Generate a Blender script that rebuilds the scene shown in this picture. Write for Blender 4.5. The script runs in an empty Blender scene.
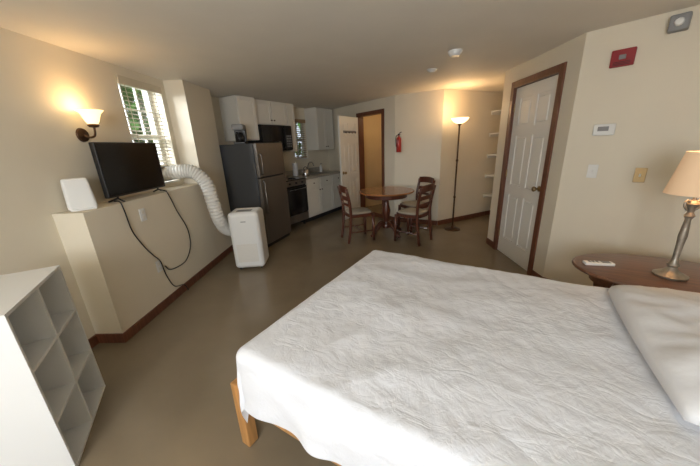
import bpy, bmesh, math, random
from mathutils import Vector, Matrix, noise
random.seed(7)
S=bpy.context.scene
COL=S.collection
# ---------------------------------------------------------------- materials
def mat(name,col,rough=.5,metal=0,bump=0,bscale=40,var=0,vscale=3,emit=None,estr=0,spec=.5,trans=0,wave=False,alpha=1,coat=0,bdist=.01):
    m=bpy.data.materials.new(name); m.use_nodes=True
    nt=m.node_tree; b=nt.nodes['Principled BSDF']
    c=(col[0],col[1],col[2],1)
    b.inputs['Base Color'].default_value=c
    b.inputs['Roughness'].default_value=rough
    b.inputs['Metallic'].default_value=metal
    b.inputs['Specular IOR Level'].default_value=spec
    b.inputs['Transmission Weight'].default_value=trans
    b.inputs['Coat Weight'].default_value=coat
    tc=nt.nodes.new('ShaderNodeTexCoord')
    if var>0:
        n=nt.nodes.new('ShaderNodeTexNoise'); n.inputs['Scale'].default_value=vscale; n.inputs['Detail'].default_value=5
        nt.links.new(tc.outputs['Object'],n.inputs['Vector'])
        if wave:
            mp=nt.nodes.new('ShaderNodeMapping'); mp.inputs['Scale'].default_value=(12,12,1) if wave=='z' else (12,1,12) if wave=='y' else (1,12,12)
            nt.links.new(tc.outputs['Object'],mp.inputs['Vector']); nt.links.new(mp.outputs['Vector'],n.inputs['Vector'])
        r=nt.nodes.new('ShaderNodeValToRGB')
        r.color_ramp.elements[0].position=.3; r.color_ramp.elements[1].position=.7
        r.color_ramp.elements[0].color=(col[0]*(1-var),col[1]*(1-var),col[2]*(1-var),1)
        r.color_ramp.elements[1].color=(min(1,col[0]*(1+var)),min(1,col[1]*(1+var)),min(1,col[2]*(1+var)),1)
        nt.links.new(n.outputs['Fac'],r.inputs['Fac']); nt.links.new(r.outputs['Color'],b.inputs['Base Color'])
    if bump>0:
        n2=nt.nodes.new('ShaderNodeTexNoise'); n2.inputs['Scale'].default_value=bscale; n2.inputs['Detail'].default_value=4
        nt.links.new(tc.outputs['Object'],n2.inputs['Vector'])
        bp=nt.nodes.new('ShaderNodeBump'); bp.inputs['Strength'].default_value=bump; bp.inputs['Distance'].default_value=bdist
        nt.links.new(n2.outputs['Fac'],bp.inputs['Height']); nt.links.new(bp.outputs['Normal'],b.inputs['Normal'])
    if emit:
        b.inputs['Emission Color'].default_value=(emit[0],emit[1],emit[2],1); b.inputs['Emission Strength'].default_value=estr
    return m
M={}
M['wall']=mat('wall_paint',(.76,.69,.55),.6,bump=.15,bscale=60,var=.02,bdist=.003)
M['ceil']=mat('ceiling_paint',(.84,.80,.72),.7,bump=.15,bscale=80,var=.02,bdist=.003)
M['floor']=mat('painted_floor',(.235,.187,.125),.20,bump=.14,bscale=7,var=.10,vscale=1.6,bdist=.012)
M['trimwood']=mat('trim_wood',(.15,.055,.028),.4,var=.25,vscale=4,wave='z')
M['white']=mat('white_paint',(.8,.78,.72),.4,bump=.03,bscale=30,bdist=.002)
M['cab']=mat('cabinet_white',(.76,.73,.65),.4,bump=.03,bscale=30,bdist=.002)
M['lam']=mat('white_laminate',(.80,.81,.80),.35,bump=.02,bscale=50,bdist=.001)
M['plastic']=mat('white_plastic',(.78,.78,.75),.35,bump=.02,bscale=90,bdist=.001)
M['hose']=mat('hose_plastic',(.74,.72,.66),.45,bump=.05,bscale=60,bdist=.002)
M['grey']=mat('grey_plastic',(.25,.25,.25),.5,bump=.02,bdist=.001)
M['dark']=mat('dark_gap',(.012,.012,.012),.7,bump=.02,bdist=.001)
M['black']=mat('black_plastic',(.010,.010,.011),.3,bump=.02,bscale=100,bdist=.001)
M['screen']=mat('tv_screen',(.005,.006,.007),.15,bump=.005,bscale=3,bdist=.001)
M['enamel']=mat('black_enamel',(.010,.010,.011),.15,bump=.01,bscale=4,bdist=.001)
M['fside']=mat('fridge_side',(.065,.068,.072),.45,bump=.05,bscale=180,bdist=.001)
M['fdoor']=mat('fridge_steel',(.20,.18,.16),.35,metal=.75,var=.05,vscale=3,wave='z')
M['steel']=mat('steel',(.6,.6,.6),.25,metal=1,var=.05)
M['counter']=mat('counter_laminate',(.42,.38,.32),.35,var=.2,vscale=60)
M['brass']=mat('brass',(.40,.29,.15),.45,metal=1,var=.05)
M['bronze']=mat('bronze',(.10,.055,.03),.4,metal=.7,var=.1)
M['pewter']=mat('aged_pewter',(.36,.33,.28),.4,metal=.7,var=.25,vscale=30)
M['cherry']=mat('cherry_wood',(.10,.03,.016),.3,var=.3,vscale=5,wave='z',coat=.2)
M['tabletop']=mat('table_wood',(.30,.13,.05),.25,var=.2,vscale=3,wave='x',coat=.3)
M['night']=mat('nightstand_wood',(.16,.07,.037),.3,var=.3,vscale=4,wave='x',coat=.2)
M['pine']=mat('pine_wood',(.48,.24,.08),.45,var=.2,vscale=4,wave='z')
M['cushion']=mat('seat_fabric',(.46,.40,.30),.9,bump=.3,bscale=150,var=.1,bdist=.003)
M['pillow']=mat('pillow_cotton',(.78,.79,.81),.85,bump=.3,bscale=9,bdist=.02)
M['red']=mat('alarm_red',(.30,.012,.018),.4,bump=.02,bdist=.001)
M['redext']=mat('extinguisher_red',(.36,.02,.015),.3,bump=.02,bdist=.001)
M['blind']=mat('blind_slat',(.60,.53,.40),.5,bump=.03,bdist=.001)
M['blindwood']=mat('blind_tan',(.42,.26,.13),.5,var=.1)
M['glassmilk']=mat('lit_glass',(.9,.75,.5),.4,emit=(1,.68,.30),estr=1.9,var=.03)
M['glassmilk2']=mat('lit_torchiere_glass',(.9,.75,.5),.4,emit=(1,.70,.33),estr=2.6,var=.03)
M['shade']=mat('lamp_shade_fabric',(.66,.50,.34),.9,bump=.25,bscale=120,emit=(1,.60,.32),estr=.22,var=.04,bdist=.002)
M['leaf']=mat('leaves',(.07,.19,.03),.6,var=.6,vscale=3)
M['grass']=mat('grass_ground',(.10,.2,.05),.9,var=.4,vscale=2,bump=.3)
M['yellow']=mat('hall_paint',(.62,.46,.24),.6,bump=.1,bscale=50,var=.03,bdist=.003)
def sheetmat():
    m=mat('white_sheet',(.77,.79,.83),.85); nt=m.node_tree; b=nt.nodes['Principled BSDF']
    tc=nt.nodes.new('ShaderNodeTexCoord')
    def ridge(scale,dist,stretch,rot):
        mp=nt.nodes.new('ShaderNodeMapping'); mp.inputs['Scale'].default_value=stretch; mp.inputs['Rotation'].default_value=(0,0,rot)
        nt.links.new(tc.outputs['Object'],mp.inputs['Vector'])
        n=nt.nodes.new('ShaderNodeTexNoise'); n.inputs['Scale'].default_value=scale; n.inputs['Detail'].default_value=3; n.inputs['Distortion'].default_value=dist
        nt.links.new(mp.outputs['Vector'],n.inputs['Vector'])
        s=nt.nodes.new('ShaderNodeMath'); s.operation='SUBTRACT'; s.inputs[1].default_value=.5
        a=nt.nodes.new('ShaderNodeMath'); a.operation='ABSOLUTE'
        nt.links.new(n.outputs['Fac'],s.inputs[0]); nt.links.new(s.outputs[0],a.inputs[0]); return a
    r1=ridge(8,.8,(1,1.8,1),.6); r2=ridge(26,.4,(1.6,1,1),-.5)
    mul=nt.nodes.new('ShaderNodeMath'); mul.operation='MULTIPLY_ADD'; mul.inputs[1].default_value=.5
    nt.links.new(r2.outputs[0],mul.inputs[0]); nt.links.new(r1.outputs[0],mul.inputs[2])
    bp=nt.nodes.new('ShaderNodeBump'); bp.inputs['Strength'].default_value=.40; bp.inputs['Distance'].default_value=.016
    nt.links.new(mul.outputs[0],bp.inputs['Height']); nt.links.new(bp.outputs['Normal'],b.inputs['Normal'])
    return m
M['sheet']=sheetmat()
gl=bpy.data.materials.new('window_glass'); gl.use_nodes=True
_nt=gl.node_tree; _nt.nodes.clear()
_o=_nt.nodes.new('ShaderNodeOutputMaterial'); _m=_nt.nodes.new('ShaderNodeMixShader'); _t=_nt.nodes.new('ShaderNodeBsdfTransparent'); _g=_nt.nodes.new('ShaderNodeBsdfGlossy'); _g.inputs['Roughness'].default_value=.02
_m.inputs[0].default_value=.06
_nt.links.new(_t.outputs[0],_m.inputs[1]); _nt.links.new(_g.outputs[0],_m.inputs[2]); _nt.links.new(_m.outputs[0],_o.inputs[0])
M['glass']=gl
# ---------------------------------------------------------------- helpers
def empty(name,loc=(0,0,0),rz=0):
    e=bpy.data.objects.new(name,None); e.empty_display_size=.1
    e.location=loc; e.rotation_euler=(0,0,rz); COL.objects.link(e); return e
def fin(name,bm,m,parent=None,smooth=False,loc=None,rot=None,bevel=0,seg=2):
    me=bpy.data.meshes.new(name)
    bmesh.ops.recalc_face_normals(bm,faces=bm.faces)
    bm.to_mesh(me); bm.free()
    o=bpy.data.objects.new(name,me); COL.objects.link(o)
    if m is not None: me.materials.append(M[m] if isinstance(m,str) else m)
    if smooth:
        for p in me.polygons: p.use_smooth=True
    if loc: o.location=loc
    if rot: o.rotation_euler=rot
    if parent: o.parent=parent
    if bevel>0:
        b=o.modifiers.new('bevel','BEVEL'); b.width=bevel; b.segments=seg; b.limit_method='ANGLE'
        b.harden_normals=False
    return o
def addbox(bm,a,b,mx=None):
    vs=[]
    for x in (a[0],b[0]):
        for y in (a[1],b[1]):
            for z in (a[2],b[2]):
                v=Vector((x,y,z))
                if mx: v=mx@v
                vs.append(bm.verts.new(v))
    for f in ((0,1,3,2),(4,6,7,5),(0,4,5,1),(2,3,7,6),(0,2,6,4),(1,5,7,3)):
        bm.faces.new([vs[i] for i in f])
def box(par,name,a,b,m,bevel=0,seg=2,smooth=False):
    bm=bmesh.new(); addbox(bm,a,b); return fin(name,bm,m,par,bevel=bevel,seg=seg,smooth=smooth)
def boxes(par,name,lst,m,bevel=0):
    bm=bmesh.new()
    for a,b in lst: addbox(bm,a,b)
    return fin(name,bm,m,par,bevel=bevel)
def sweep(par,name,pts,r,m,n=12,caps=True,smooth=True,sx=1,sy=1):
    bm=bmesh.new(); pts=[Vector(p) for p in pts]; rings=[]
    N=len(pts)
    t=(pts[1]-pts[0]).normalized(); up=Vector((0,0,1)) if abs(t.z)<.9 else Vector((1,0,0))
    x=t.cross(up).normalized(); y=x.cross(t).normalized()
    for i,p in enumerate(pts):
        if i==0: tt=pts[1]-pts[0]
        elif i==N-1: tt=pts[-1]-pts[-2]
        else: tt=(pts[i+1]-pts[i]).normalized()+(pts[i]-pts[i-1]).normalized()
        tt.normalize()
        x=(x-tt*x.dot(tt)).normalized(); y=tt.cross(x).normalized()
        rr=r[i] if isinstance(r,(list,tuple)) else r
        rings.append([bm.verts.new(p+x*(rr*sx*math.cos(2*math.pi*k/n))+y*(rr*sy*math.sin(2*math.pi*k/n))) for k in range(n)])
    for i in range(N-1):
        for k in range(n):
            bm.faces.new([rings[i][k],rings[i][(k+1)%n],rings[i+1][(k+1)%n],rings[i+1][k]])
    if caps:
        bm.faces.new(rings[0]); bm.faces.new(rings[-1])
    return fin(name,bm,m,par,smooth=smooth)
def catmull(P,k=6):
    P=[Vector(p) for p in P]; out=[]
    Q=[P[0]*2-P[1]]+P+[P[-1]*2-P[-2]]
    for i in range(1,len(Q)-2):
        for j in range(k):
            t=j/k; a,b,c,d=Q[i-1],Q[i],Q[i+1],Q[i+2]
            out.append(.5*((2*b)+(c-a)*t+(2*a-5*b+4*c-d)*t*t+(3*b-a-3*c+d)*t**3))
    out.append(P[-1]); return out
def lathe(par,name,prof,m,n=28,loc=(0,0,0),close=True,sc=(1,1),rot=None):
    bm=bmesh.new(); rings=[]
    for r,z in prof:
        if r<1e-5: rings.append([bm.verts.new((loc[0],loc[1],loc[2]+z))]*n)
        else: rings.append([bm.verts.new((loc[0]+r*sc[0]*math.cos(2*math.pi*k/n),loc[1]+r*sc[1]*math.sin(2*math.pi*k/n),loc[2]+z)) for k in range(n)])
    for i in range(len(rings)-1):
        A,B=rings[i],rings[i+1]
        for k in range(n):
            q=[A[k],A[(k+1)%n],B[(k+1)%n],B[k]]
            u=[]
            for v in q:
                if v not in u: u.append(v)
            if len(u)>=3: bm.faces.new(u)
    if close:
        for R in (rings[0],rings[-1]):
            if R[0]!=R[1]: bm.faces.new(R)
    o=fin(name,bm,m,par,smooth=True)
    es=o.modifiers.new('es','EDGE_SPLIT'); es.split_angle=math.radians(40)
    return o
def cyl(par,name,p0,p1,r,m,n=20,r1=None):
    o=sweep(par,name,[p0,p1],[r,r if r1 is None else r1],m,n=n)
    es=o.modifiers.new('es','EDGE_SPLIT'); es.split_angle=math.radians(40)
    return o
# ---------------------------------------------------------------- room shell
H=2.28
def wall(name,p0,p1,openings=(),m='wall',th=.12,z1=H,z0=0,start=0,end=0):
    p0=Vector(p0); p1=Vector(p1); L=(p1-p0).length; a=math.atan2(p1.y-p0.y,p1.x-p0.x)
    bm=bmesh.new(); s=start; L-=end
    for (s0,s1,a0,a1) in sorted(openings):
        addbox(bm,(s,0,z0),(s0,th,z1))
        if a0>z0: addbox(bm,(s0,0,z0),(s1,th,a0))
        if a1<z1: addbox(bm,(s0,0,a1),(s1,th,z1))
        s=s1
    addbox(bm,(s,0,z0),(L,th,z1))
    o=fin(name,bm,m,None,loc=(p0.x,p0.y,0),rot=(0,0,a)); return o,a,L
A0=(-2.2,-1.6);A1=(-2.2,3.58);A2=(-1.97,3.58);A3=(-1.97,4.22);A4=(-2.2,4.22);A5=(-2.2,4.71)
K=(-.70,7.32);C1=(.71,5.44);C2=(1.45,5.05);C3=(3.12,5.95);D0=(3.12,4.03);D1=(1.91,4.03);E=(1.91,2.72);F=(2.79,1.77);G=(.86,-1.6)
WL=(2.88,3.50,1.14,2.20)
wall('wall_left',A0,A1,[(WL[0]+1.6,WL[1]+1.6,WL[2],WL[3])],th=.22)
wall('wall_column_side',A1,A2,th=.12); wall('wall_column',A2,A3,start=.12,end=.05); wall('wall_alcove_side',A3,A4,th=.05); wall('wall_alcove',A4,A5)
KW=(1.78,2.22,1.22,2.05)
wall('wall_kitchen',A5,K,[KW],th=.16)
_,aD,LD=wall('wall_doorway',K,C1,[(2.35-1.06,2.35-.34,0,2.03)],th=.12)
wall('wall_far',C1,C2); wall('wall_nook',C2,C3); wall('wall_nook_end',C3,D0); wall('wall_nook_side',D0,D1,th=.12)
wall('wall_right',D1,E,[(4.03-3.74,4.03-2.96,0,2.05)],th=.12,start=.12)
wall('wall_diagonal',E,F)
wall('wall_head',F,G)
wall('wall_back',G,A0,[(.7,2.3,.95,2.1)],th=.12)
box(None,'floor',(-2.6,-1.9,-.1),(3.5,8.8,0),'floor')
box(None,'ceiling',(-2.6,-1.9,H),(3.5,8.8,H+.1),'ceil')
LX=-1.97; LZ=1.10; LY0=1.93
box(None,'wall_ledge',(-2.2,LY0,0),(LX,3.579,LZ),'wall')
def baseboard(name,p0,p1,skip=()):
    p0=Vector(p0);p1=Vector(p1);L=(p1-p0).length;a=math.atan2(p1.y-p0.y,p1.x-p0.x)
    bm=bmesh.new(); s=0
    for s0,s1 in skip:
        if s0>s: addbox(bm,(s,-.014,0),(s0,0,.085))
        s=s1
    if L>s: addbox(bm,(s,-.014,0),(L,0,.085))
    fin(name,bm,'trimwood',None,loc=(p0.x,p0.y,0.001),rot=(0,0,a),bevel=.003)
baseboard('baseboard_left',(-2.2,-1.6),(-2.2,LY0))
baseboard('baseboard_ledge_end',(-2.2,LY0),(LX,LY0))
baseboard('baseboard_ledge',(LX,LY0-.014),(LX,3.58))
baseboard('baseboard_column',A2,A3)
baseboard('baseboard_doorway',K,C1,[(0,1.22),(2.08,2.2)])
baseboard('baseboard_far',C1,C2); baseboard('baseboard_nook',C2,C3); baseboard('baseboard_nook_side',D0,D1)
baseboard('baseboard_right',D1,E,[(.22,1.14)]); baseboard('baseboard_diagonal',E,F); baseboard('baseboard_head',F,G); baseboard('baseboard_back',G,A0)
du=Vector((C1[0]-K[0],C1[1]-K[1])).normalized(); dn=Vector((-du.y,du.x))
def dpt(s,n): p=Vector(K)+du*s+dn*n; return (p.x,p.y)
wall('wall_hall_left',dpt(.9,.12),dpt(.9,1.3),m='yellow',th=.05)
wall('wall_hall_back',dpt(.9,1.3),dpt(2.6,1.3),m='yellow',th=.05)
wall('wall_hall_right',dpt(2.3,1.3),dpt(2.3,.12),m='yellow',th=.05)
def window(name,loc,rz,w,z0,z1,depth,blindm,cols=3,rows=4,slat_tilt=.30,blind=True,sill=True):
    e=empty(name,loc,rz)
    f=.04
    boxes(e,'frame',[((0,depth-.05,z0),(f,depth,z1)),((w-f,depth-.05,z0),(w,depth,z1)),((f,depth-.05,z0),(w-f,depth,z0+f)),((f,depth-.05,z1-f),(w-f,depth,z1)),((f,depth-.05,(z0+z1)/2-.02),(w-f,depth,(z0+z1)/2+.02))],'white')
    mun=[]
    for i in range(1,cols):
        x=w*i/cols; mun.append(((x-.008,depth-.04,z0+f),(x+.008,depth-.015,z1-f)))
    for j in range(1,rows):
        z=z0+(z1-z0)*j/rows
        mun.append(((f,depth-.041,z-.008),(w-f,depth-.014,z+.008)))
    boxes(e,'muntins',mun,'white')
    box(e,'glass',(f*.5,depth-.03,z0+.01),(w-f*.5,depth-.026,z1-.01),'glass')
    if sill: box(e,'sill',(0.002,.0,z0+.001),(w-.002,depth-.05,z0+.018),'white')
    if blind:
        bm=bmesh.new(); z=z1-.09
        while z>z0+.05:
            mx=Matrix.Translation((0,.035,z))@Matrix.Rotation(slat_tilt,4,'X')
            addbox(bm,(.012,-.022,-.0014),(w-.012,.022,.0014),mx); z-=.040
        addbox(bm,(.012,.015,z0+.03),(w-.012,.055,z0+.045))
        for x in (.1,w-.1,):
            addbox(bm,(x-.004,.010,z0+.03),(x+.004,.012,z1-.05)); addbox(bm,(x-.003,.058,z0+.03),(x+.003,.060,z1-.05))
        fin('blind_slats',bm,blindm,e)
        box(e,'blind_valance',(.004,-.012,z1-.075),(w-.004,.0,z1-.003),blindm,bevel=.003)
    return e
window('window_1',(-2.2,WL[0],0),math.pi/2,WL[1]-WL[0],WL[2],WL[3],.18,'blind')
ka=math.atan2(K[1]-A5[1],K[0]-A5[0]); ku=Vector((math.cos(ka),math.sin(ka)))
window('window_2',(A5[0]+ku.x*KW[0],A5[1]+ku.y*KW[0],0),ka,KW[1]-KW[0],KW[2],KW[3],.13,'blindwood',cols=2,rows=4)
window('window_3',(G[0]-.7,-1.6,0),math.pi,1.6,.95,2.1,.1,'blind',blind=False)
def foliage(name,cx,cy,rx,ry,z0,z1,n,s=.09):
    bm=bmesh.new()
    for i in range(n):
        p=Vector((cx+random.uniform(-rx,rx),cy+random.uniform(-ry,ry),random.uniform(z0,z1)))
        q=Matrix.Translation(p)@Matrix.Rotation(random.uniform(0,6.3),4,'Z')@Matrix.Rotation(random.uniform(-1.3,1.3),4,'X')
        k=s*random.uniform(.6,1.5)
        v=[bm.verts.new(q@Vector(c)) for c in ((0,-k,0),(k*.5,-k*.2,.01),(k*.4,k*.5,0),(0,k,0),(-k*.45,k*.4,0),(-k*.5,-k*.3,.01))]
        bm.faces.new(v)
    return fin(name,bm,'leaf')
foliage('garden_hedge',-4.3,6.0,.5,2.6,-.0,2.9,8500)
foliage('garden_shrub',-3.0,9.6,1.6,.4,0,2.4,2600)
box(None,'garden_ground',(-14,-8,-.3),(-2.62,14,-.12),'grass')
# ---------------------------------------------------------------- doors
def door_leaf(par,w,h,th=.035,m='white'):
    t=th/2; st=.11; mid=.10
    rails=[(0,.22),(.80,.92),(1.50,1.60),(h-.12,h)]
    bx=[((0,-t,0),(st,t,h)),((w-st,-t,0),(w,t,h))]
    for i in range(3): bx.append(((w/2-mid/2,-t,rails[i][1]),(w/2+mid/2,t,rails[i+1][0])))
    for a,b in rails: bx.append(((st,-t,a),(w-st,t,b)))
    boxes(par,'stiles_and_rails',bx,m)
    box(par,'core_panel',(st-.01,-t*.35,.1),(w-st+.01,t*.35,h-.05),m)
    ps=[]
    for i in range(3):
        z0=rails[i][1]+.03; z1=rails[i+1][0]-.03
        for x0,x1 in ((st+.03,w/2-mid/2-.03),(w/2+mid/2+.03,w-st-.03)):
            ps.append(((x0,-t*.8,z0),(x1,t*.8,z1)))
    boxes(par,'raised_panels',ps,m,bevel=.008)
def knob(par,x,z,y,side=1,m='brass'):
    lathe(par,'knob_rose',[(0,0),(.03,0),(.03,.006),(.012,.01),(.011,.035),(.024,.045),(.028,.058),(.022,.07),(0,.074)],m,n=16).matrix_local=Matrix.Translation((x,y,z))@Matrix.Rotation(math.pi/2*side,4,'X')
e=empty('door_1',(1.945,3.735,0.008),-math.pi/2)
door_leaf(e,.77,2.03)
knob(e,.70,.95,-.0175,1)
for z in (.25,1.05,1.82): cyl(e,'hinge',(.004,-.023,z-.045),(.004,-.023,z+.045),.007,'brass',n=10)
def casing(name,loc,rz,w,h,cw=.065,depth=.12,m='trimwood'):
    e=empty(name,loc,rz)
    boxes(e,'casing',[((-cw,-.018,0),(.005,0,h+cw)),((w-.005,-.018,0),(w+cw,0,h+cw)),((.005,-.018,h-.005),(w-.005,0,h+cw))],m,bevel=.004)
    boxes(e,'jamb',[((-.001,0,0),(.004,depth,h)),((w-.004,0,0),(w+.001,depth,h)),((.004,0,h-.004),(w-.004,depth,h+.001))],m)
    return e
casing('trim_1',(1.91,3.74,0.001),-math.pi/2,.78,2.05)
p=dpt(2.35-1.06,0); casing('trim_2',(p[0],p[1],0.001),aD,.72,2.03)
hx,hy=dpt(2.35-1.04,-.02)
e=empty('door_2',(hx-.03,hy-.04,.008),math.atan2(-.64,-.37))
door_leaf(e,.70,2.0)
knob(e,.64,.95,.0175,-1)
box(e,'hook_rail',(.12,.0177,1.70),(.58,.028,1.74),'grey')
for i in range(4): sweep(e,'hook',[(.17+i*.12,.028,1.72),(.17+i*.12,.05,1.69),(.17+i*.12,.065,1.72)],.006,'black',n=8)
# ---------------------------------------------------------------- bed
be=empty('bed',(.13,2.26,0),math.atan2(-.497,.868))
BW,BL,BT=1.38,2.0,.625
def sheet():
    bm=bmesh.new(); r=.05; dr=.29; m_=.035
    nx,ny=190,170
    xs=[-dr-m_+(BL+dr+m_)*i/nx for i in range(nx+1)]
    ys=[-BW-dr-m_+(BW+2*dr+2*m_)*j/ny for j in range(ny+1)]
    g=[]
    for x in xs:
        row=[]
        for y in ys:
            cx=min(max(x,r-m_),BL+9); cy=min(max(y,-BW+r-m_),-r+m_)
            ex,ey=x-cx,y-cy; d=math.hypot(ex,ey)
            if d>1e-6:
                dx,dy=ex/d,ey/d
                a=d/r
                if a<math.pi/2: out=r*math.sin(a); dn_=r*(1-math.cos(a))
                else:
                    k=d-r*math.pi/2; out=r+k*.03; dn_=r+k*.99
                    per=(x-y*1.0)*1.0+ (math.atan2(dy,dx)*.12)
                    out+=(.012*math.sin(per*17+3*noise.noise(Vector((x*3,y*3,0))))+.012*noise.noise(Vector((x*9,y*9,2))))*min(1,k/.15)
                px,py,pz=cx+dx*out,cy+dy*out,BT-dn_
            else: px,py,pz=x,y,BT
            v=Vector((x*2.2,y*2.2,0)); w=Vector((x*1.5+y*.8,y*6-x*2,3))
            n1=noise.noise(v)*.012; n2=noise.noise(w)
            n3=abs(noise.noise(Vector((x*2.6+y*1.2,y*2.2-x*2.1,7))))
            n4=abs(noise.noise(Vector((x*7+2,y*5+x*3,9))))
            n5=abs(noise.noise(Vector((x*13+y*5,y*11-x*4,4))))
            flat=1 if d<1e-6 else max(0,1-d/r)
            pz+= (n1+n2*.005-n3*.016+n4*.008-n5*.004)*(.25+.75*flat)
            row.append(bm.verts.new((px,py,pz)))
        g.append(row)
    for i in range(nx):
        for j in range(ny): bm.faces.new([g[i][j],g[i+1][j],g[i+1][j+1],g[i][j+1]])
    return fin('bed_cover',bm,'sheet',be,smooth=True)
sheet()
box(be,'mattress',(.03,-BW+.03,.34),(BL-.01,-.03,BT-.04),'pillow',bevel=.04,seg=3)
box(be,'box_foundation',(.07,-BW+.07,.24),(BL-.02,-.07,.335),'pillow',bevel=.01)
boxes(be,'side_rails',[((-.03,-BW+.02,.20),(BL,-BW+.045,.335)),((-.03,-.045,.20),(BL,-.02,.335)),((-.075,-BW+.03,.20),(-.05,-.03,.325))],'pine',bevel=.004)
for y in (-BW-.03,-.03):
    box(be,'bed_post',(-.10,y,0),(-.04,y+.06,.40),'pine',bevel=.006)
    box(be,'bed_post',(BL-.03,y+(.03 if y<-1 else -.03),0),(BL+.02,y+(.08 if y<-1 else .02),.56),'pine',bevel=.006)
def pillow(name,cx,cy,w,l,t,rz,z):
    bm=bmesh.new(); n=36
    top=[];bot=[]
    for i in range(n+1):
        a=[];b=[]
        for j in range(n+1):
            u=-1+2*i/n; v=-1+2*j/n
            e=max(0,(1-u**4))**.5*max(0,(1-v**4))**.5
            sh=1-.05*(abs(u*v))**2
            x=u*w/2*sh; y=v*l/2*sh
            h=t*(e**.8)
            nz=noise.noise(Vector((x*7+cx*3,y*7,1)))*.018*e-abs(noise.noise(Vector((x*10+y*4,y*9,cx))))*.022*e
            a.append(bm.verts.new((x,y,h*.7+nz))); b.append(bm.verts.new((x,y,-h*.12)) if 0<i<n and 0<j<n else a[-1])
        top.append(a);bot.append(b)
    for i in range(n):
        for j in range(n):
            bm.faces.new([top[i][j],top[i+1][j],top[i+1][j+1],top[i][j+1]])
            q=[bot[i][j],bot[i][j+1],bot[i+1][j+1],bot[i+1][j]]
            try: bm.faces.new(q)
            except: pass
    o=fin(name,bm,'pillow',None,smooth=True)
    L=Vector((.868,-.497)); W=Vector((-.497,-.868))
    p=Vector((.13,2.26))+L*cx+W*cy
    o.location=(p.x,p.y,z); o.rotation_euler=(0,0,math.atan2(-.497,.868)+rz)
    return o
pillow('pillow',1.75,.52,.52,.94,.15,.03,BT+.030)
# ---------------------------------------------------------------- nightstand
ne=empty('nightstand',(1.95,1.63,0),math.atan2(-.497,.868))
lathe(ne,'oval_top',[(0,.605),(.93,.605),(.985,.612),(1,.622),(.99,.635),(.94,.64),(0,.64)],'night',n=56,sc=(.51,.33))
lathe(ne,'apron',[(.80,.53),(.80,.605)],'night',n=40,sc=(.50,.32))
for sx in (-1,1):
    for sy in (-1,1):
        x,y=sx*.27,sy*.17
        sweep(ne,'cabriole_leg',catmull([(x,y,.60),(x*1.12,y*1.15,.48),(x*1.05,y*1.05,.25),(x*1.0,y*1.0,.09),(x*1.15,y*1.18,.018)],5),[.032,.034,.035,.034,.032,.031,.03,.028,.026,.024,.022,.021,.02,.019,.018,.018,.018,.019,.021,.024,.018],'night',n=10)
lathe(ne,'lower_shelf',[(0,.20),(.55,.20),(.56,.21),(.55,.22),(0,.22)],'night',n=40,sc=(.50,.32))
re=empty('remote_control',(1.62,1.80,.641),-.2)
box(re,'remote_body',(-.085,-.025,0),(.085,.025,.02),'plastic',bevel=.006)
box(re,'remote_display',(.015,-.018,.0201),(.065,.018,.0212),'grey')
boxes(re,'remote_buttons',[((-.06+i*.022,-.012,.018),(-.047+i*.022,-.002,.0225)) for i in range(3)]+[((-.06+i*.022,.003,.018),(-.047+i*.022,.013,.0225)) for i in range(3)],'grey')
te=empty('table_lamp',(1.895,1.61,.641))
lathe(te,'lamp_base',[(0,0),(.075,0),(.078,.012),(.06,.022),(.045,.03),(.028,.045),(.02,.06),(.03,.075),(.02,.09),(.014,.12),(.016,.2),(.02,.26),(.017,.3),(.013,.36),(.024,.38),(.013,.40),(.02,.43),(.03,.45),(.02,.465),(.008,.47),(.008,.52),(0,.52)],'pewter')
for s in (-1,1):
    sweep(te,'scroll_arm',catmull([(0,0,.44),(s*.035,0,.47),(s*.045,0,.44),(s*.025,0,.415)],4),.006,'pewter',n=8)
lathe(te,'lamp_shade',[(.13,.505),(.085,.735)],'shade',n=40,close=False)
te.children[-1].modifiers.new('sol','SOLIDIFY').thickness=.003
lathe(te,'finial',[(0,.735),(.006,.735),(.01,.75),(.005,.765),(0,.77)],'pewter',n=12)
lathe(te,'bulb',[(0,.52),(.015,.52),(.03,.57),(.022,.61),(0,.62)],'glassmilk',n=14)
cyl(te,'harp',(0,0,.62),(0,0,.74),.003,'pewter',n=8)
def pl(name,loc,e,col,r=.04,par=None):
    l=bpy.data.lights.new(name,'POINT'); l.energy=e; l.color=col; l.shadow_soft_size=r
    o=bpy.data.objects.new(name,l); o.location=loc; COL.objects.link(o); return o
WARM=(1,.64,.33)
pl('table_lamp_light',(1.895,1.61,1.25),3,WARM,.05)
# ---------------------------------------------------------------- ledge items
tv=empty('television',(-2.06,2.62,LZ),math.pi/2)
def tvbuild(e):
    box(e,'tv_housing',(-.36,-.018,.045),(.36,.022,.49),'black',bevel=.006)
    box(e,'tv_back_bulge',(-.25,.022,.08),(.25,.05,.36),'black',bevel=.01)
    box(e,'tv_panel',(-.35,-.0195,.06),(.35,-.0175,.482),'screen')
    for s in (-1,1):
        sweep(e,'tv_foot',[(s*.25,0,.05),(s*.26,0,.03),(s*.28,-.07,.004)],.008,'black',n=8)
        sweep(e,'tv_foot_rear',[(s*.26,0,.03),(s*.28,.07,.004)],.008,'black',n=8)
tvbuild(tv)
sp=empty('white_speaker',(-2.085,2.06,LZ+.001),.85)
bm=bmesh.new()
addbox(bm,(-.085,-.05,.004),(.085,.05,.235))
for v in bm.verts:
    if v.co.z>.1: v.co.x*=.88; v.co.y=v.co.y*.4+.025
fin('speaker_body',bm,'plastic',sp,bevel=.032,seg=5)
box(sp,'speaker_foot',(-.075,-.055,0),(.075,.05,.014),'plastic',bevel=.005)
def cord(name,pts): sweep(None,name,catmull(pts,8),.005,'black',n=8)
cx=LX+.008
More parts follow.
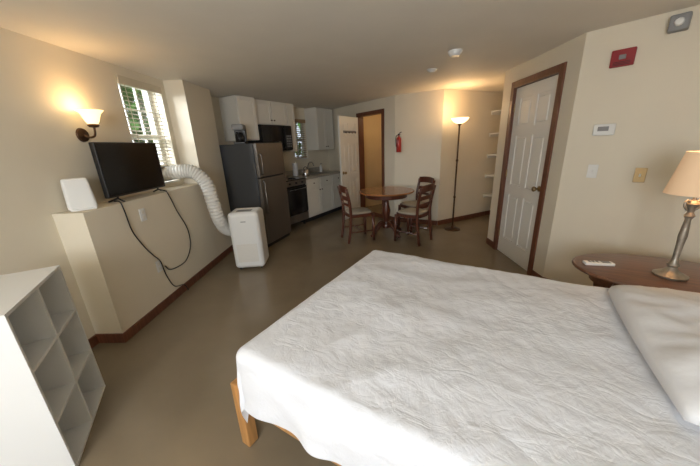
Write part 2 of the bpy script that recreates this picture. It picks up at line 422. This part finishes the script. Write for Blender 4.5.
cord('power_cord',[(-2.03,2.28,LZ+.02),(cx-.01,2.27,LZ+.012),(cx+.006,2.27,1.04),(cx,2.30,.85),(cx,2.38,.68),(cx,2.46,.56),(cx+.006,2.52,.47),(cx,2.56,.3),(cx+.01,2.62,.15),(cx+.03,2.74,.10),(cx+.04,2.78,.012)])
cord('antenna_cable',[(-2.03,2.86,LZ+.02),(cx-.01,2.86,LZ+.012),(cx+.006,2.88,1.04),(cx,2.95,.88),(cx,3.06,.65),(cx,3.05,.45),(cx,2.92,.32),(cx,2.74,.31),(cx,2.62,.34),(cx+.004,2.57,.40)])
def outlet(name,loc,rz,m='plastic',kind='outlet'):
    e=empty(name,loc,rz)
    box(e,'plate',(-.035,-.006,-.057),(.035,0,.057),m,bevel=.003)
    if kind=='outlet':
        boxes(e,'receptacles',[((-.016,-.009,-.04),(.016,-.005,-.01)),((-.016,-.009,.01),(.016,-.005,.04))],'plastic' if m!='plastic' else 'cab',bevel=.002)
    else:
        box(e,'toggle',(-.006,-.016,-.012),(.006,-.005,.012),'plastic' ,bevel=.002)
    return e
outlet('wall_outlet',(LX+.0005,2.47,.955),math.pi/2)
outlet('wall_outlet',(LX+.0005,2.50,.43),math.pi/2)
sc=empty('wall_sconce',(-2.2,2.36,1.65),0)
lathe(sc,'backplate',[(0,0),(.055,0),(.05,.012),(.02,.02),(0,.022)],'bronze').matrix_local=Matrix.Rotation(math.pi/2,4,'Y')
sweep(sc,'sconce_arm',catmull([(.015,0,0),(.05,0,-.02),(.10,0,-.01),(.115,0,.04),(.115,0,.06)],5),.008,'bronze',n=10)
lathe(sc,'sconce_cup',[(0,.05),(.03,.055),(.04,.07),(.03,.08),(0,.08)],'bronze',loc=(.115,0,0))
lathe(sc,'sconce_glass',[(.03,.075),(.045,.10),(.055,.13),(.065,.155),(.09,.18)],'glassmilk',loc=(.115,0,0),close=False)
pl('sconce_light',(-2.085,2.36,1.86),1.9,(1,.66,.33),.05)
# ---------------------------------------------------------------- cube organizer
ce=empty('cube_organizer',(-1.745,1.475,0.001),math.atan2(-.862,.507))
W_,D_,H_=.60,.30,.89; t=.016
bx=[((0,-D_,0),(t,0,H_)),((W_-t,-D_,0),(W_,0,H_)),((t,-D_,H_-t),(W_-t,0,H_)),((t,-D_,0),(W_-t,0,t)),((W_/2-t/2,-D_+.004,t),(W_/2+t/2,-.001,H_-t))]
for i in (1,2):
    z=H_*i/3
    bx.append(((t,-D_+.004,z-t/2),(W_/2-t/2,-.001,z+t/2))); bx.append(((W_/2+t/2,-D_+.004,z-t/2),(W_-t,-.001,z+t/2)))
boxes(ce,'shelving',bx,'lam',bevel=.0015)
box(ce,'back_panel',(t,-D_,t),(W_-t,-D_+.004,H_-t),'lam')
# ---------------------------------------------------------------- portable AC
ae=empty('portable_air_conditioner',(-1.42,3.45,0.0),math.radians(6))
box(ae,'ac_body',(-.185,-.17,.03),(.185,.17,.76),'plastic',bevel=.05,seg=6)
box(ae,'ac_front_grille_frame',(-.125,-.174,.12),(.125,-.168,.36),'hose',bevel=.002)
boxes(ae,'ac_grille_slots',[((-.115,-.1755,.135+i*.022),(.115,-.1735,.139+i*.022)) for i in range(10)],'hose')
box(ae,'ac_control_panel',(-.09,-.10,.7595),(.09,0.0,.7625),'grey',bevel=.002)
box(ae,'ac_badge',(-.03,-.1722,.64),(.03,-.169,.65),'grey')
boxes(ae,'ac_louver',[((-.13,.03,.7595),(.13,.045,.763)),((-.13,.06,.7595),(.13,.075,.763)),((-.13,.09,.7595),(.13,.105,.763))],'hose')
for sx in (-1,1):
    for sy in (-1,1): cyl(ae,'caster',(sx*.13-.012,sy*.11,.02),(sx*.13+.012,sy*.11,.02),.02,'black',n=14)
hp=catmull([(-1.45,3.63,.42),(-1.60,3.70,.42),(-1.72,3.67,.43),(-1.78,3.57,.50),(-1.79,3.46,.68),(-1.80,3.42,.90),(-1.83,3.40,1.12),(-1.93,3.36,1.25),(-2.05,3.32,1.27),(-2.22,3.30,1.25)],22)
ho=sweep(None,'exhaust_hose',hp,[.076+(.006 if (i//2)%2 else -.004) for i in range(len(hp))],'hose',n=24)
bpy.context.view_layer.update()
ho.parent=ae; ho.matrix_parent_inverse=ae.matrix_world.inverted()
box(None,'hose_window_adapter',(-2.27,3.20,1.165),(-2.235,3.40,1.36),'plastic',bevel=.01)
# ---------------------------------------------------------------- fridge
fa=math.radians(72)
FX,FY=-1.39,4.08
fe=empty('refrigerator',(FX,FY,0),fa)
FD=.74
box(fe,'cabinet_body',(0,.06,.03),(.68,FD,1.56),'fside',bevel=.006)
box(fe,'lower_door',(.0,0,.07),(.68,.055,1.07),'fdoor',bevel=.012,seg=3)
box(fe,'freezer_door',(.0,0,1.085),(.68,.055,1.565),'fdoor',bevel=.012,seg=3)
box(fe,'toe_grille',(.02,.04,.01),(.66,.07,.07),'black')
for z0,z1 in ((.55,1.03),(1.12,1.42)):
    sweep(fe,'door_handle',[(.05,-.002,z0),(.05,-.03,z0+.02),(.05,-.03,z1-.02),(.05,-.002,z1)],.010,'fdoor',n=10)
boxes(fe,'hinge_caps',[((.6,.01,1.566),(.67,.09,1.585))],'black')
boxes(fe,'feet',[((.03,.08,0),(.08,.13,.03)),((.6,.08,0),(.65,.13,.03)),((.03,.6,0),(.08,.65,.03)),((.6,.6,0),(.65,.65,.03))],'black')
fv=Vector((math.cos(fa),math.sin(fa))); fn=Vector((-math.sin(fa),math.cos(fa)))
p=Vector((FX,FY))+fv*.14+fn*.36
cm=empty('coffee_maker',(p.x,p.y,1.5605),math.radians(10))
box(cm,'brewer_base',(-.08,-.11,0),(.08,.11,.03),'black',bevel=.008)
box(cm,'brewer_column',(-.08,.03,.03),(.08,.11,.22),'black',bevel=.01)
box(cm,'brewer_head',(-.08,-.10,.19),(.08,.11,.27),'grey',bevel=.015)
lathe(cm,'carafe',[(0,.032),(.05,.032),(.06,.07),(.055,.13),(.042,.15),(.045,.165),(0,.168)],'enamel',loc=(0,-.04,0))
sweep(cm,'carafe_handle',catmull([(.0,-.085,.15),(0,-.12,.14),(0,-.125,.10),(0,-.095,.07)],4),.007,'black',n=8)
# ---------------------------------------------------------------- kitchen
kb=Vector((-1.96,5.13))
s0=(kb-Vector(A5)).dot(ku)
kb=Vector(A5)+ku*s0
def kemp(name,s=0): return empty(name,(kb.x+ku.x*s,kb.y+ku.y*s,0),ka)
BD=.64
st=kemp('stove',.045)
g=.004
box(st,'range_body',(0,-BD,.10),(.755,-g-.02,.90),'enamel',bevel=.004)
box(st,'oven_door',(.01,-BD-.03,.27),(.745,-BD-.001,.78),'enamel',bevel=.008)
box(st,'oven_window',(.14,-BD-.0315,.40),(.615,-BD-.029,.66),'screen')
sweep(st,'oven_handle',[(.06,-BD-.03,.74),(.06,-BD-.065,.74),(.695,-BD-.065,.74),(.695,-BD-.03,.74)],.013,'steel',n=10)
box(st,'storage_drawer',(.01,-BD-.025,.11),(.745,-BD-.001,.255),'fdoor',bevel=.006)
box(st,'control_panel',(.0,-BD-.02,.80),(.755,-BD+.01,.90),'fdoor',bevel=.006)
for i in range(4): lathe(st,'knob',[(0,0),(.02,0),(.017,.022),(0,.024)],'black',n=14).matrix_local=Matrix.Translation((.12+i*.17,-BD-.02,.85))@Matrix.Rotation(math.pi/2,4,'X')
box(st,'cooktop',(.0,-BD-.02,.90),(.755,-g-.02,.918),'enamel',bevel=.004)
for x,y,r in ((.2,-.48,.09),(.56,-.48,.075),(.2,-.2,.075),(.56,-.2,.09)):
    lathe(st,'burner',[(r,.918),(r,.928),(r*.8,.930),(r*.78,.92)],'black',n=20,loc=(x,y,0),close=False)
box(st,'backguard',(.0,-.075,.918),(.755,-g-.02,1.04),'enamel',bevel=.006)
boxes(st,'feet',[((.03,-.6,0),(.07,-.56,.10)),((.68,-.6,0),(.72,-.56,.10)),((.03,-.1,0),(.07,-.06,.10)),((.68,-.1,0),(.72,-.06,.10))],'black')
def cabdoor(par,x0,x1,z0,z1,y,hand=None):
    w=.05
    boxes(par,'door_frame',[((x0,y-.018,z0),(x0+w,y,z1)),((x1-w,y-.018,z0),(x1,y,z1)),((x0+w,y-.018,z0),(x1-w,y,z0+w)),((x0+w,y-.018,z1-w),(x1-w,y,z1))],'cab',bevel=.003)
    box(par,'door_panel',(x0+w-.002,y-.010,z0+w-.002),(x1-w+.002,y,z1-w+.002),'cab')
    if hand is not None:
        lathe(par,'knob',[(0,0),(.006,0),(.006,.012),(.014,.018),(.012,.026),(0,.028)],'bronze',n=12).matrix_local=Matrix.Translation((hand[0],y-.018,hand[1]))@Matrix.Rotation(math.pi/2,4,'X')
bc=kemp('base_cabinets',.815)
BWid=1.36
box(bc,'carcass',(0,-BD+.02,.10),(BWid,-g,.87),'cab')
box(bc,'toe_kick',(0.01,-BD+.08,.0),(BWid-.01,-g-.01,.10),'dark')
n=3
for i in range(n):
    x0=.01+i*(BWid-.02)/n+.008; x1=.01+(i+1)*(BWid-.02)/n-.008
    cabdoor(bc,x0,x1,.12,.68,-BD+.02,(x1-.03 if i%2==0 else x0+.03,.62))
    box(bc,'drawer_front',(x0,-BD+.002,.70),(x1,-BD+.02,.85),'cab',bevel=.003)
    lathe(bc,'knob',[(0,0),(.006,0),(.006,.012),(.014,.018),(.012,.026),(0,.028)],'bronze',n=12).matrix_local=Matrix.Translation(((x0+x1)/2,-BD+.002,.775))@Matrix.Rotation(math.pi/2,4,'X')
box(bc,'countertop',(-.003,-BD-.02,.871),(BWid,-g,.91),'counter',bevel=.005)
box(bc,'backsplash_lip',(0,-.025,.91),(BWid,-g,1.01),'counter')
box(bc,'sink_rim',(.42,-.52,.910),(.98,-.12,.918),'steel',bevel=.003)
box(bc,'sink_bowl',(.45,-.49,.9185),(.95,-.17,.9195),'grey')
sweep(bc,'faucet',catmull([(.70,-.14,.915),(.70,-.14,1.05),(.70,-.18,1.14),(.70,-.27,1.15),(.70,-.31,1.08)],5),.011,'steel',n=10)
cyl(bc,'faucet_handle',(.60,-.14,.915),(.60,-.14,.97),.014,'steel')
sb=kemp('soap_bottle',.815+1.1)
lathe(sb,'bottle',[(0,.911),(.032,.911),(.034,.92),(.034,1.02),(.012,1.05),(.012,1.07),(0,1.07)],'plastic',loc=(0,-.2,0),n=18)
sweep(sb,'pump',[(0,-.2,1.07),(0,-.2,1.10),(0,-.24,1.10)],.005,'black',n=8)
dr=kemp('paper_towel_roll',.815+.2)
lathe(dr,'roll',[(.02,.92),(.055,.92),(.055,1.17),(.02,1.17)],'pillow',loc=(0,-.22,0),n=24)
lathe(dr,'stand',[(0,.911),(.07,.911),(.07,.92),(.01,.922),(.008,1.2),(0,1.2)],'steel',loc=(0,-.22,0),n=20)
kt=kemp('kettle',.815+.22)
lathe(kt,'kettle_body',[(0,.911),(.07,.911),(.078,.93),(.07,.99),(.05,1.04),(.045,1.05),(0,1.055)],'steel',loc=(0,-.47,0),n=24)
sweep(kt,'kettle_handle',catmull([(.05,-.47,1.04),(.04,-.47,1.09),(-.04,-.47,1.09),(-.05,-.47,1.04)],5),.007,'black',n=8)
sweep(kt,'kettle_spout',[(-.06,-.47,.96),(-.11,-.47,1.02)],[.016,.009],'steel',n=10)
def upper(name,sA,sB,z0,z1,nd,dep=.33,mirror=False):
    e=kemp(name,sA); w=sB-sA
    box(e,'carcass',(0,-dep+.018,z0),(w,-g,z1),'cab',bevel=.002)
    for i in range(nd):
        x0=i*w/nd+.006; x1=(i+1)*w/nd-.006
        cabdoor(e,x0,x1,z0+.008,z1-.012,-dep+.018,((x1-.028) if i%2==0 and nd>1 else x0+.028,z0+.07))
    return e
upper('wall_cabinet',-.36,-.0,1.62,H-.01,1,dep=.42)
upper('wall_cabinet',.045,.80,1.88,H-.01,2)
upper('wall_cabinet',.81,1.02,1.40,H-.01,1)
upper('wall_cabinet',1.72,2.33,1.40,H-.01,2)
mw=kemp('microwave',.047)
MD=.40
box(mw,'microwave_body',(0,-MD,1.43),(.75,-g,1.87),'black',bevel=.005)
box(mw,'microwave_door',(.005,-MD-.022,1.445),(.56,-MD-.001,1.865),'enamel',bevel=.005)
box(mw,'door_glass',(.06,-MD-.0235,1.50),(.49,-MD-.0215,1.81),'screen')
box(mw,'keypad',(.57,-MD-.018,1.445),(.745,-MD-.001,1.865),'black',bevel=.003)
boxes(mw,'keypad_buttons',[((.595+i*.045,-MD-.0195,1.49+j*.045),(.63+i*.045,-MD-.0175,1.52+j*.045)) for i in range(3) for j in range(5)],'grey')
sweep(mw,'microwave_handle',[(.535,-MD-.02,1.49),(.535,-MD-.05,1.50),(.535,-MD-.05,1.81),(.535,-MD-.02,1.82)],.009,'black',n=10)
# ---------------------------------------------------------------- dining set
TX,TY=.47,4.62
dt=empty('dining_table',(TX,TY,0))
lathe(dt,'round_top',[(0,.72),(.41,.72),(.445,.728),(.45,.74),(.44,.752),(0,.755)],'tabletop',n=56)
lathe(dt,'apron',[(.34,.65),(.34,.72),(.32,.72),(.32,.65)],'cherry',n=40)
lathe(dt,'pedestal',[(0,.12),(.07,.12),(.075,.16),(.05,.2),(.04,.25),(.065,.36),(.07,.42),(.045,.52),(.04,.58),(.075,.62),(.12,.66),(.12,.72),(0,.72)],'cherry')
for k in range(4):
    a=k*math.pi/2+.6; c,s_=math.cos(a),math.sin(a)
    sweep(dt,'pedestal_foot',catmull([(c*.04,s_*.04,.20),(c*.14,s_*.14,.18),(c*.25,s_*.25,.08),(c*.33,s_*.33,.022)],5),[.035]*8+[.03]*5+[.025,.022,.02],'cherry',n=10)
def chair(x,y,rz):
    e=empty('dining_chair',(x,y,0),rz)
    bm=bmesh.new()
    n=24; top=[];bot=[]
    for k in range(n):
        a=2*math.pi*k/n; ca,sa=math.cos(a),math.sin(a)
        rx=.215*(abs(ca)**.55)*(1 if ca>0 else -1); ry=(.22-.015*(ca<0))*(abs(sa)**.55)*(1 if sa>0 else -1)
        top.append(bm.verts.new((rx,ry,.455))); bot.append(bm.verts.new((rx*.97,ry*.97,.405)))
    bm.faces.new(top); bm.faces.new(bot)
    for k in range(n): bm.faces.new([top[k],top[(k+1)%n],bot[(k+1)%n],bot[k]])
    fin('seat',bm,'cherry',e,bevel=.006)
    bm=bmesh.new(); rings=[]
    for zz,s_ in ((.455,.86),(.465,.90),(.478,.86),(.484,.7)):
        rings.append([bm.verts.new((.215*s_*(abs(math.cos(2*math.pi*k/n))**.55)*(1 if math.cos(2*math.pi*k/n)>0 else -1),.22*s_*(abs(math.sin(2*math.pi*k/n))**.55)*(1 if math.sin(2*math.pi*k/n)>0 else -1),zz)) for k in range(n)])
    for a_,b_ in zip(rings,rings[1:]):
        for k in range(n): bm.faces.new([a_[k],a_[(k+1)%n],b_[(k+1)%n],b_[k]])
    bm.faces.new(rings[0]); bm.faces.new(rings[-1])
    fin('seat_cushion',bm,'cushion',e,smooth=True)
    for sy in (-1,1):
        sweep(e,'front_leg',[(.18,sy*.18,.43),(.185,sy*.185,.2),(.19,sy*.19,0)],[.026,.024,.019],'cherry',n=10)
        sweep(e,'rear_post',catmull([(-.24,sy*.185,0),(-.205,sy*.185,.22),(-.19,sy*.185,.44),(-.20,sy*.19,.62),(-.25,sy*.195,.86)],4),.023,'cherry',n=10)
        cyl(e,'side_stretcher',(.185,sy*.185,.17),(-.21,sy*.185,.17),.010,'cherry',n=8)
    cyl(e,'cross_stretcher',(-.01,-.185,.17),(-.01,.185,.17),.010,'cherry',n=8)
    def rail(name,z,xo,hh):
        pts=[]
        for i in range(9):
            v=-1+2*i/8; pts.append((xo-.035*(1-v*v),v*.19,z+.012*(1-v*v)))
        bm=bmesh.new(); rr=[]
        for p_ in pts:
            rr.append([bm.verts.new((p_[0]+dx,p_[1],p_[2]+dz)) for dx,dz in ((-.009,-hh),(.009,-hh),(.009,hh),(-.009,hh))])
        for a_,b_ in zip(rr,rr[1:]):
            for k in range(4): bm.faces.new([a_[k],a_[(k+1)%4],b_[(k+1)%4],b_[k]])
        bm.faces.new(rr[0]); bm.faces.new(rr[-1]); fin(name,bm,'cherry',e,bevel=.004)
    rail('top_rail',.84,-.245,.05); rail('mid_rail',.70,-.215,.03); rail('lower_rail',.60,-.20,.02)
    return e
chair(-.0,4.44,math.radians(20))
chair(.84,4.28,math.radians(138))
chair(.98,4.86,math.radians(205))
# ---------------------------------------------------------------- floor lamp
fl=empty('floor_lamp',(1.64,4.78,0))
lathe(fl,'lamp_foot',[(0,0),(.13,0),(.132,.012),(.11,.02),(.03,.035),(.015,.06),(0,.06)],'bronze')
lathe(fl,'pole',[(.013,.05),(.013,.55),(.02,.56),(.02,.58),(.013,.59),(.013,1.15),(.02,1.16),(.02,1.18),(.013,1.19),(.013,1.70),(.03,1.72),(.035,1.73)],'bronze',n=14)
lathe(fl,'torchiere_bowl',[(.03,1.73),(.07,1.745),(.11,1.775),(.135,1.815),(.13,1.815),(.105,1.78),(.065,1.755),(0,1.745)],'glassmilk2',n=36,close=False)
pl('floor_lamp_light',(1.64,4.78,1.90),7.5,WARM,.06)
# ---------------------------------------------------------------- nook shelves
na=math.atan2(C3[1]-C2[1],C3[0]-C2[0]); nu=Vector((math.cos(na),math.sin(na)))
q=Vector(C2)+nu*1.16
se=empty('wall_shelves',(q.x,q.y,0),na)
for i,z in enumerate((.42,.80,1.18,1.56,1.94)):
    box(se,'shelf_board',(0,-.32,z),(.60,-.002,z+.025),'white',bevel=.003)
    box(se,'shelf_cleat',(0.01,-.02,z-.04),(.59,-.002,z),'white')
# ---------------------------------------------------------------- wall fixtures
def onwall(P0,P1,t_,name,z):
    P0=Vector(P0);P1=Vector(P1);u=(P1-P0).normalized(); p=P0+u*t_ + Vector((u.y,-u.x))*.0005
    return empty(name,(p.x,p.y,z),math.atan2(u.y,u.x))
e=onwall(E,F,.26,'fire_alarm_strobe',2.04)
box(e,'alarm_plate',(-.07,-.03,-.06),(.07,0,.06),'red',bevel=.006)
box(e,'strobe_lens',(-.02,-.045,-.012),(.02,-.03,.02),'grey',bevel=.004)
boxes(e,'horn_slots',[((-.05,-.0315,-.05+i*.01),(.05,-.0295,-.046+i*.01)) for i in range(3)],'dark')
e=onwall(E,F,.52,'emergency_light',2.19)
box(e,'light_housing',(-.05,-.07,-.05),(.05,0,.05),'grey',bevel=.01)
lathe(e,'light_lens',[(0,0),(.025,0),(.02,.015),(0,.018)],'plastic',n=16).matrix_local=Matrix.Translation((0,-.07,0))@Matrix.Rotation(math.pi/2,4,'X')
e=onwall(E,F,.24,'thermostat',1.52)
box(e,'thermostat_body',(-.07,-.028,-.045),(.07,0,.045),'plastic',bevel=.008)
box(e,'thermostat_screen',(-.04,-.0295,-.01),(.03,-.0275,.025),'grey')
e=onwall(E,F,.22,'x',1.18); l=e.location.copy(); r=e.rotation_euler.z; bpy.data.objects.remove(e)
outlet('light_switch',l,r,'plastic','switch')
e=onwall(E,F,.52,'x',1.16); l=e.location.copy(); r=e.rotation_euler.z; bpy.data.objects.remove(e)
outlet('light_switch',l,r,'brass','switch')
e=onwall(C1,C2,.10,'fire_extinguisher',1.32)
e.scale=(.8,.8,.8)
lathe(e,'tank',[(0,0),(.05,0),(.055,.01),(.055,.27),(.045,.31),(.018,.335),(.016,.36),(0,.36)],'redext',loc=(0,-.075,0))
box(e,'bracket',(-.02,-.022,.05),(.02,0,.30),'steel')
box(e,'valve_head',(-.018,-.095,.36),(.018,-.055,.395),'black',bevel=.004)
sweep(e,'lever',[(.0,-.075,.39),(.03,-.09,.42),(.07,-.10,.425)],.007,'black',n=8)
sweep(e,'hose',catmull([(-.015,-.075,.375),(-.06,-.085,.34),(-.07,-.085,.22),(-.06,-.08,.12)],5),.008,'black',n=8)
e=empty('smoke_detector',(.95,3.03,H-.0005))
lathe(e,'detector_body',[(0,-.045),(.04,-.045),(.05,-.035),(.06,-.02),(.065,-.008),(.065,0),(0,0)],'plastic')
e=empty('ceiling_sprinkler_plate',(.91,3.71,H-.0005))
lathe(e,'plate',[(0,-.03),(.03,-.03),(.045,-.015),(.06,-.005),(.06,0),(0,0)],'plastic')
# ---------------------------------------------------------------- lights
def area(name,loc,target,sx,sy,e,col):
    l=bpy.data.lights.new(name,'AREA'); l.shape='RECTANGLE'; l.size=sx; l.size_y=sy; l.energy=e; l.color=col
    o=bpy.data.objects.new(name,l); o.location=loc
    o.rotation_euler=(Vector(target)-Vector(loc)).to_track_quat('-Z','Y').to_euler(); COL.objects.link(o); return o
area('daylight_left_window',(-3.5,2.35,2.5),(-2.1,3.2,1.6),1.0,1.2,150,(.88,.94,1))
area('daylight_rear_window',(-.6,-1.85,1.6),(-.4,1.5,1.5),1.5,1.1,88,(.86,.92,1))
# added fill light behind the camera, brightens ceiling and walls; no fixture
pl('rear_fill_light',(-1.2,-.9,1.75),16,(1,.86,.66),.15)
p=dpt(1.7,.7); pl('hall_light',(p[0],p[1],2.0),4,(1,.72,.42),.08)
w=bpy.data.worlds.new('sky_world'); S.world=w; w.use_nodes=True
bg=w.node_tree.nodes['Background']; bg.inputs[0].default_value=(.80,.88,1,1); bg.inputs[1].default_value=1.0
sun=bpy.data.lights.new('sun','SUN'); sun.energy=2.0; sun.angle=.05; so=bpy.data.objects.new('sun',sun); so.rotation_euler=(math.radians(40),math.radians(20),0); COL.objects.link(so)
# ---------------------------------------------------------------- camera
cam=bpy.data.cameras.new('camera'); cam.sensor_width=36; cam.lens=282/700*36; cam.clip_start=.02
co=bpy.data.objects.new('camera',cam); COL.objects.link(co)
th,ph,ro=.304,.033,.043
co.matrix_world=Matrix.Translation((0,0,1.49))@Matrix.Rotation(ph,4,'Z')@Matrix.Rotation(math.pi/2-th,4,'X')@Matrix.Rotation(-ro,4,'Z')
S.camera=co
S.view_settings.view_transform='Standard'
S.view_settings.exposure=.28
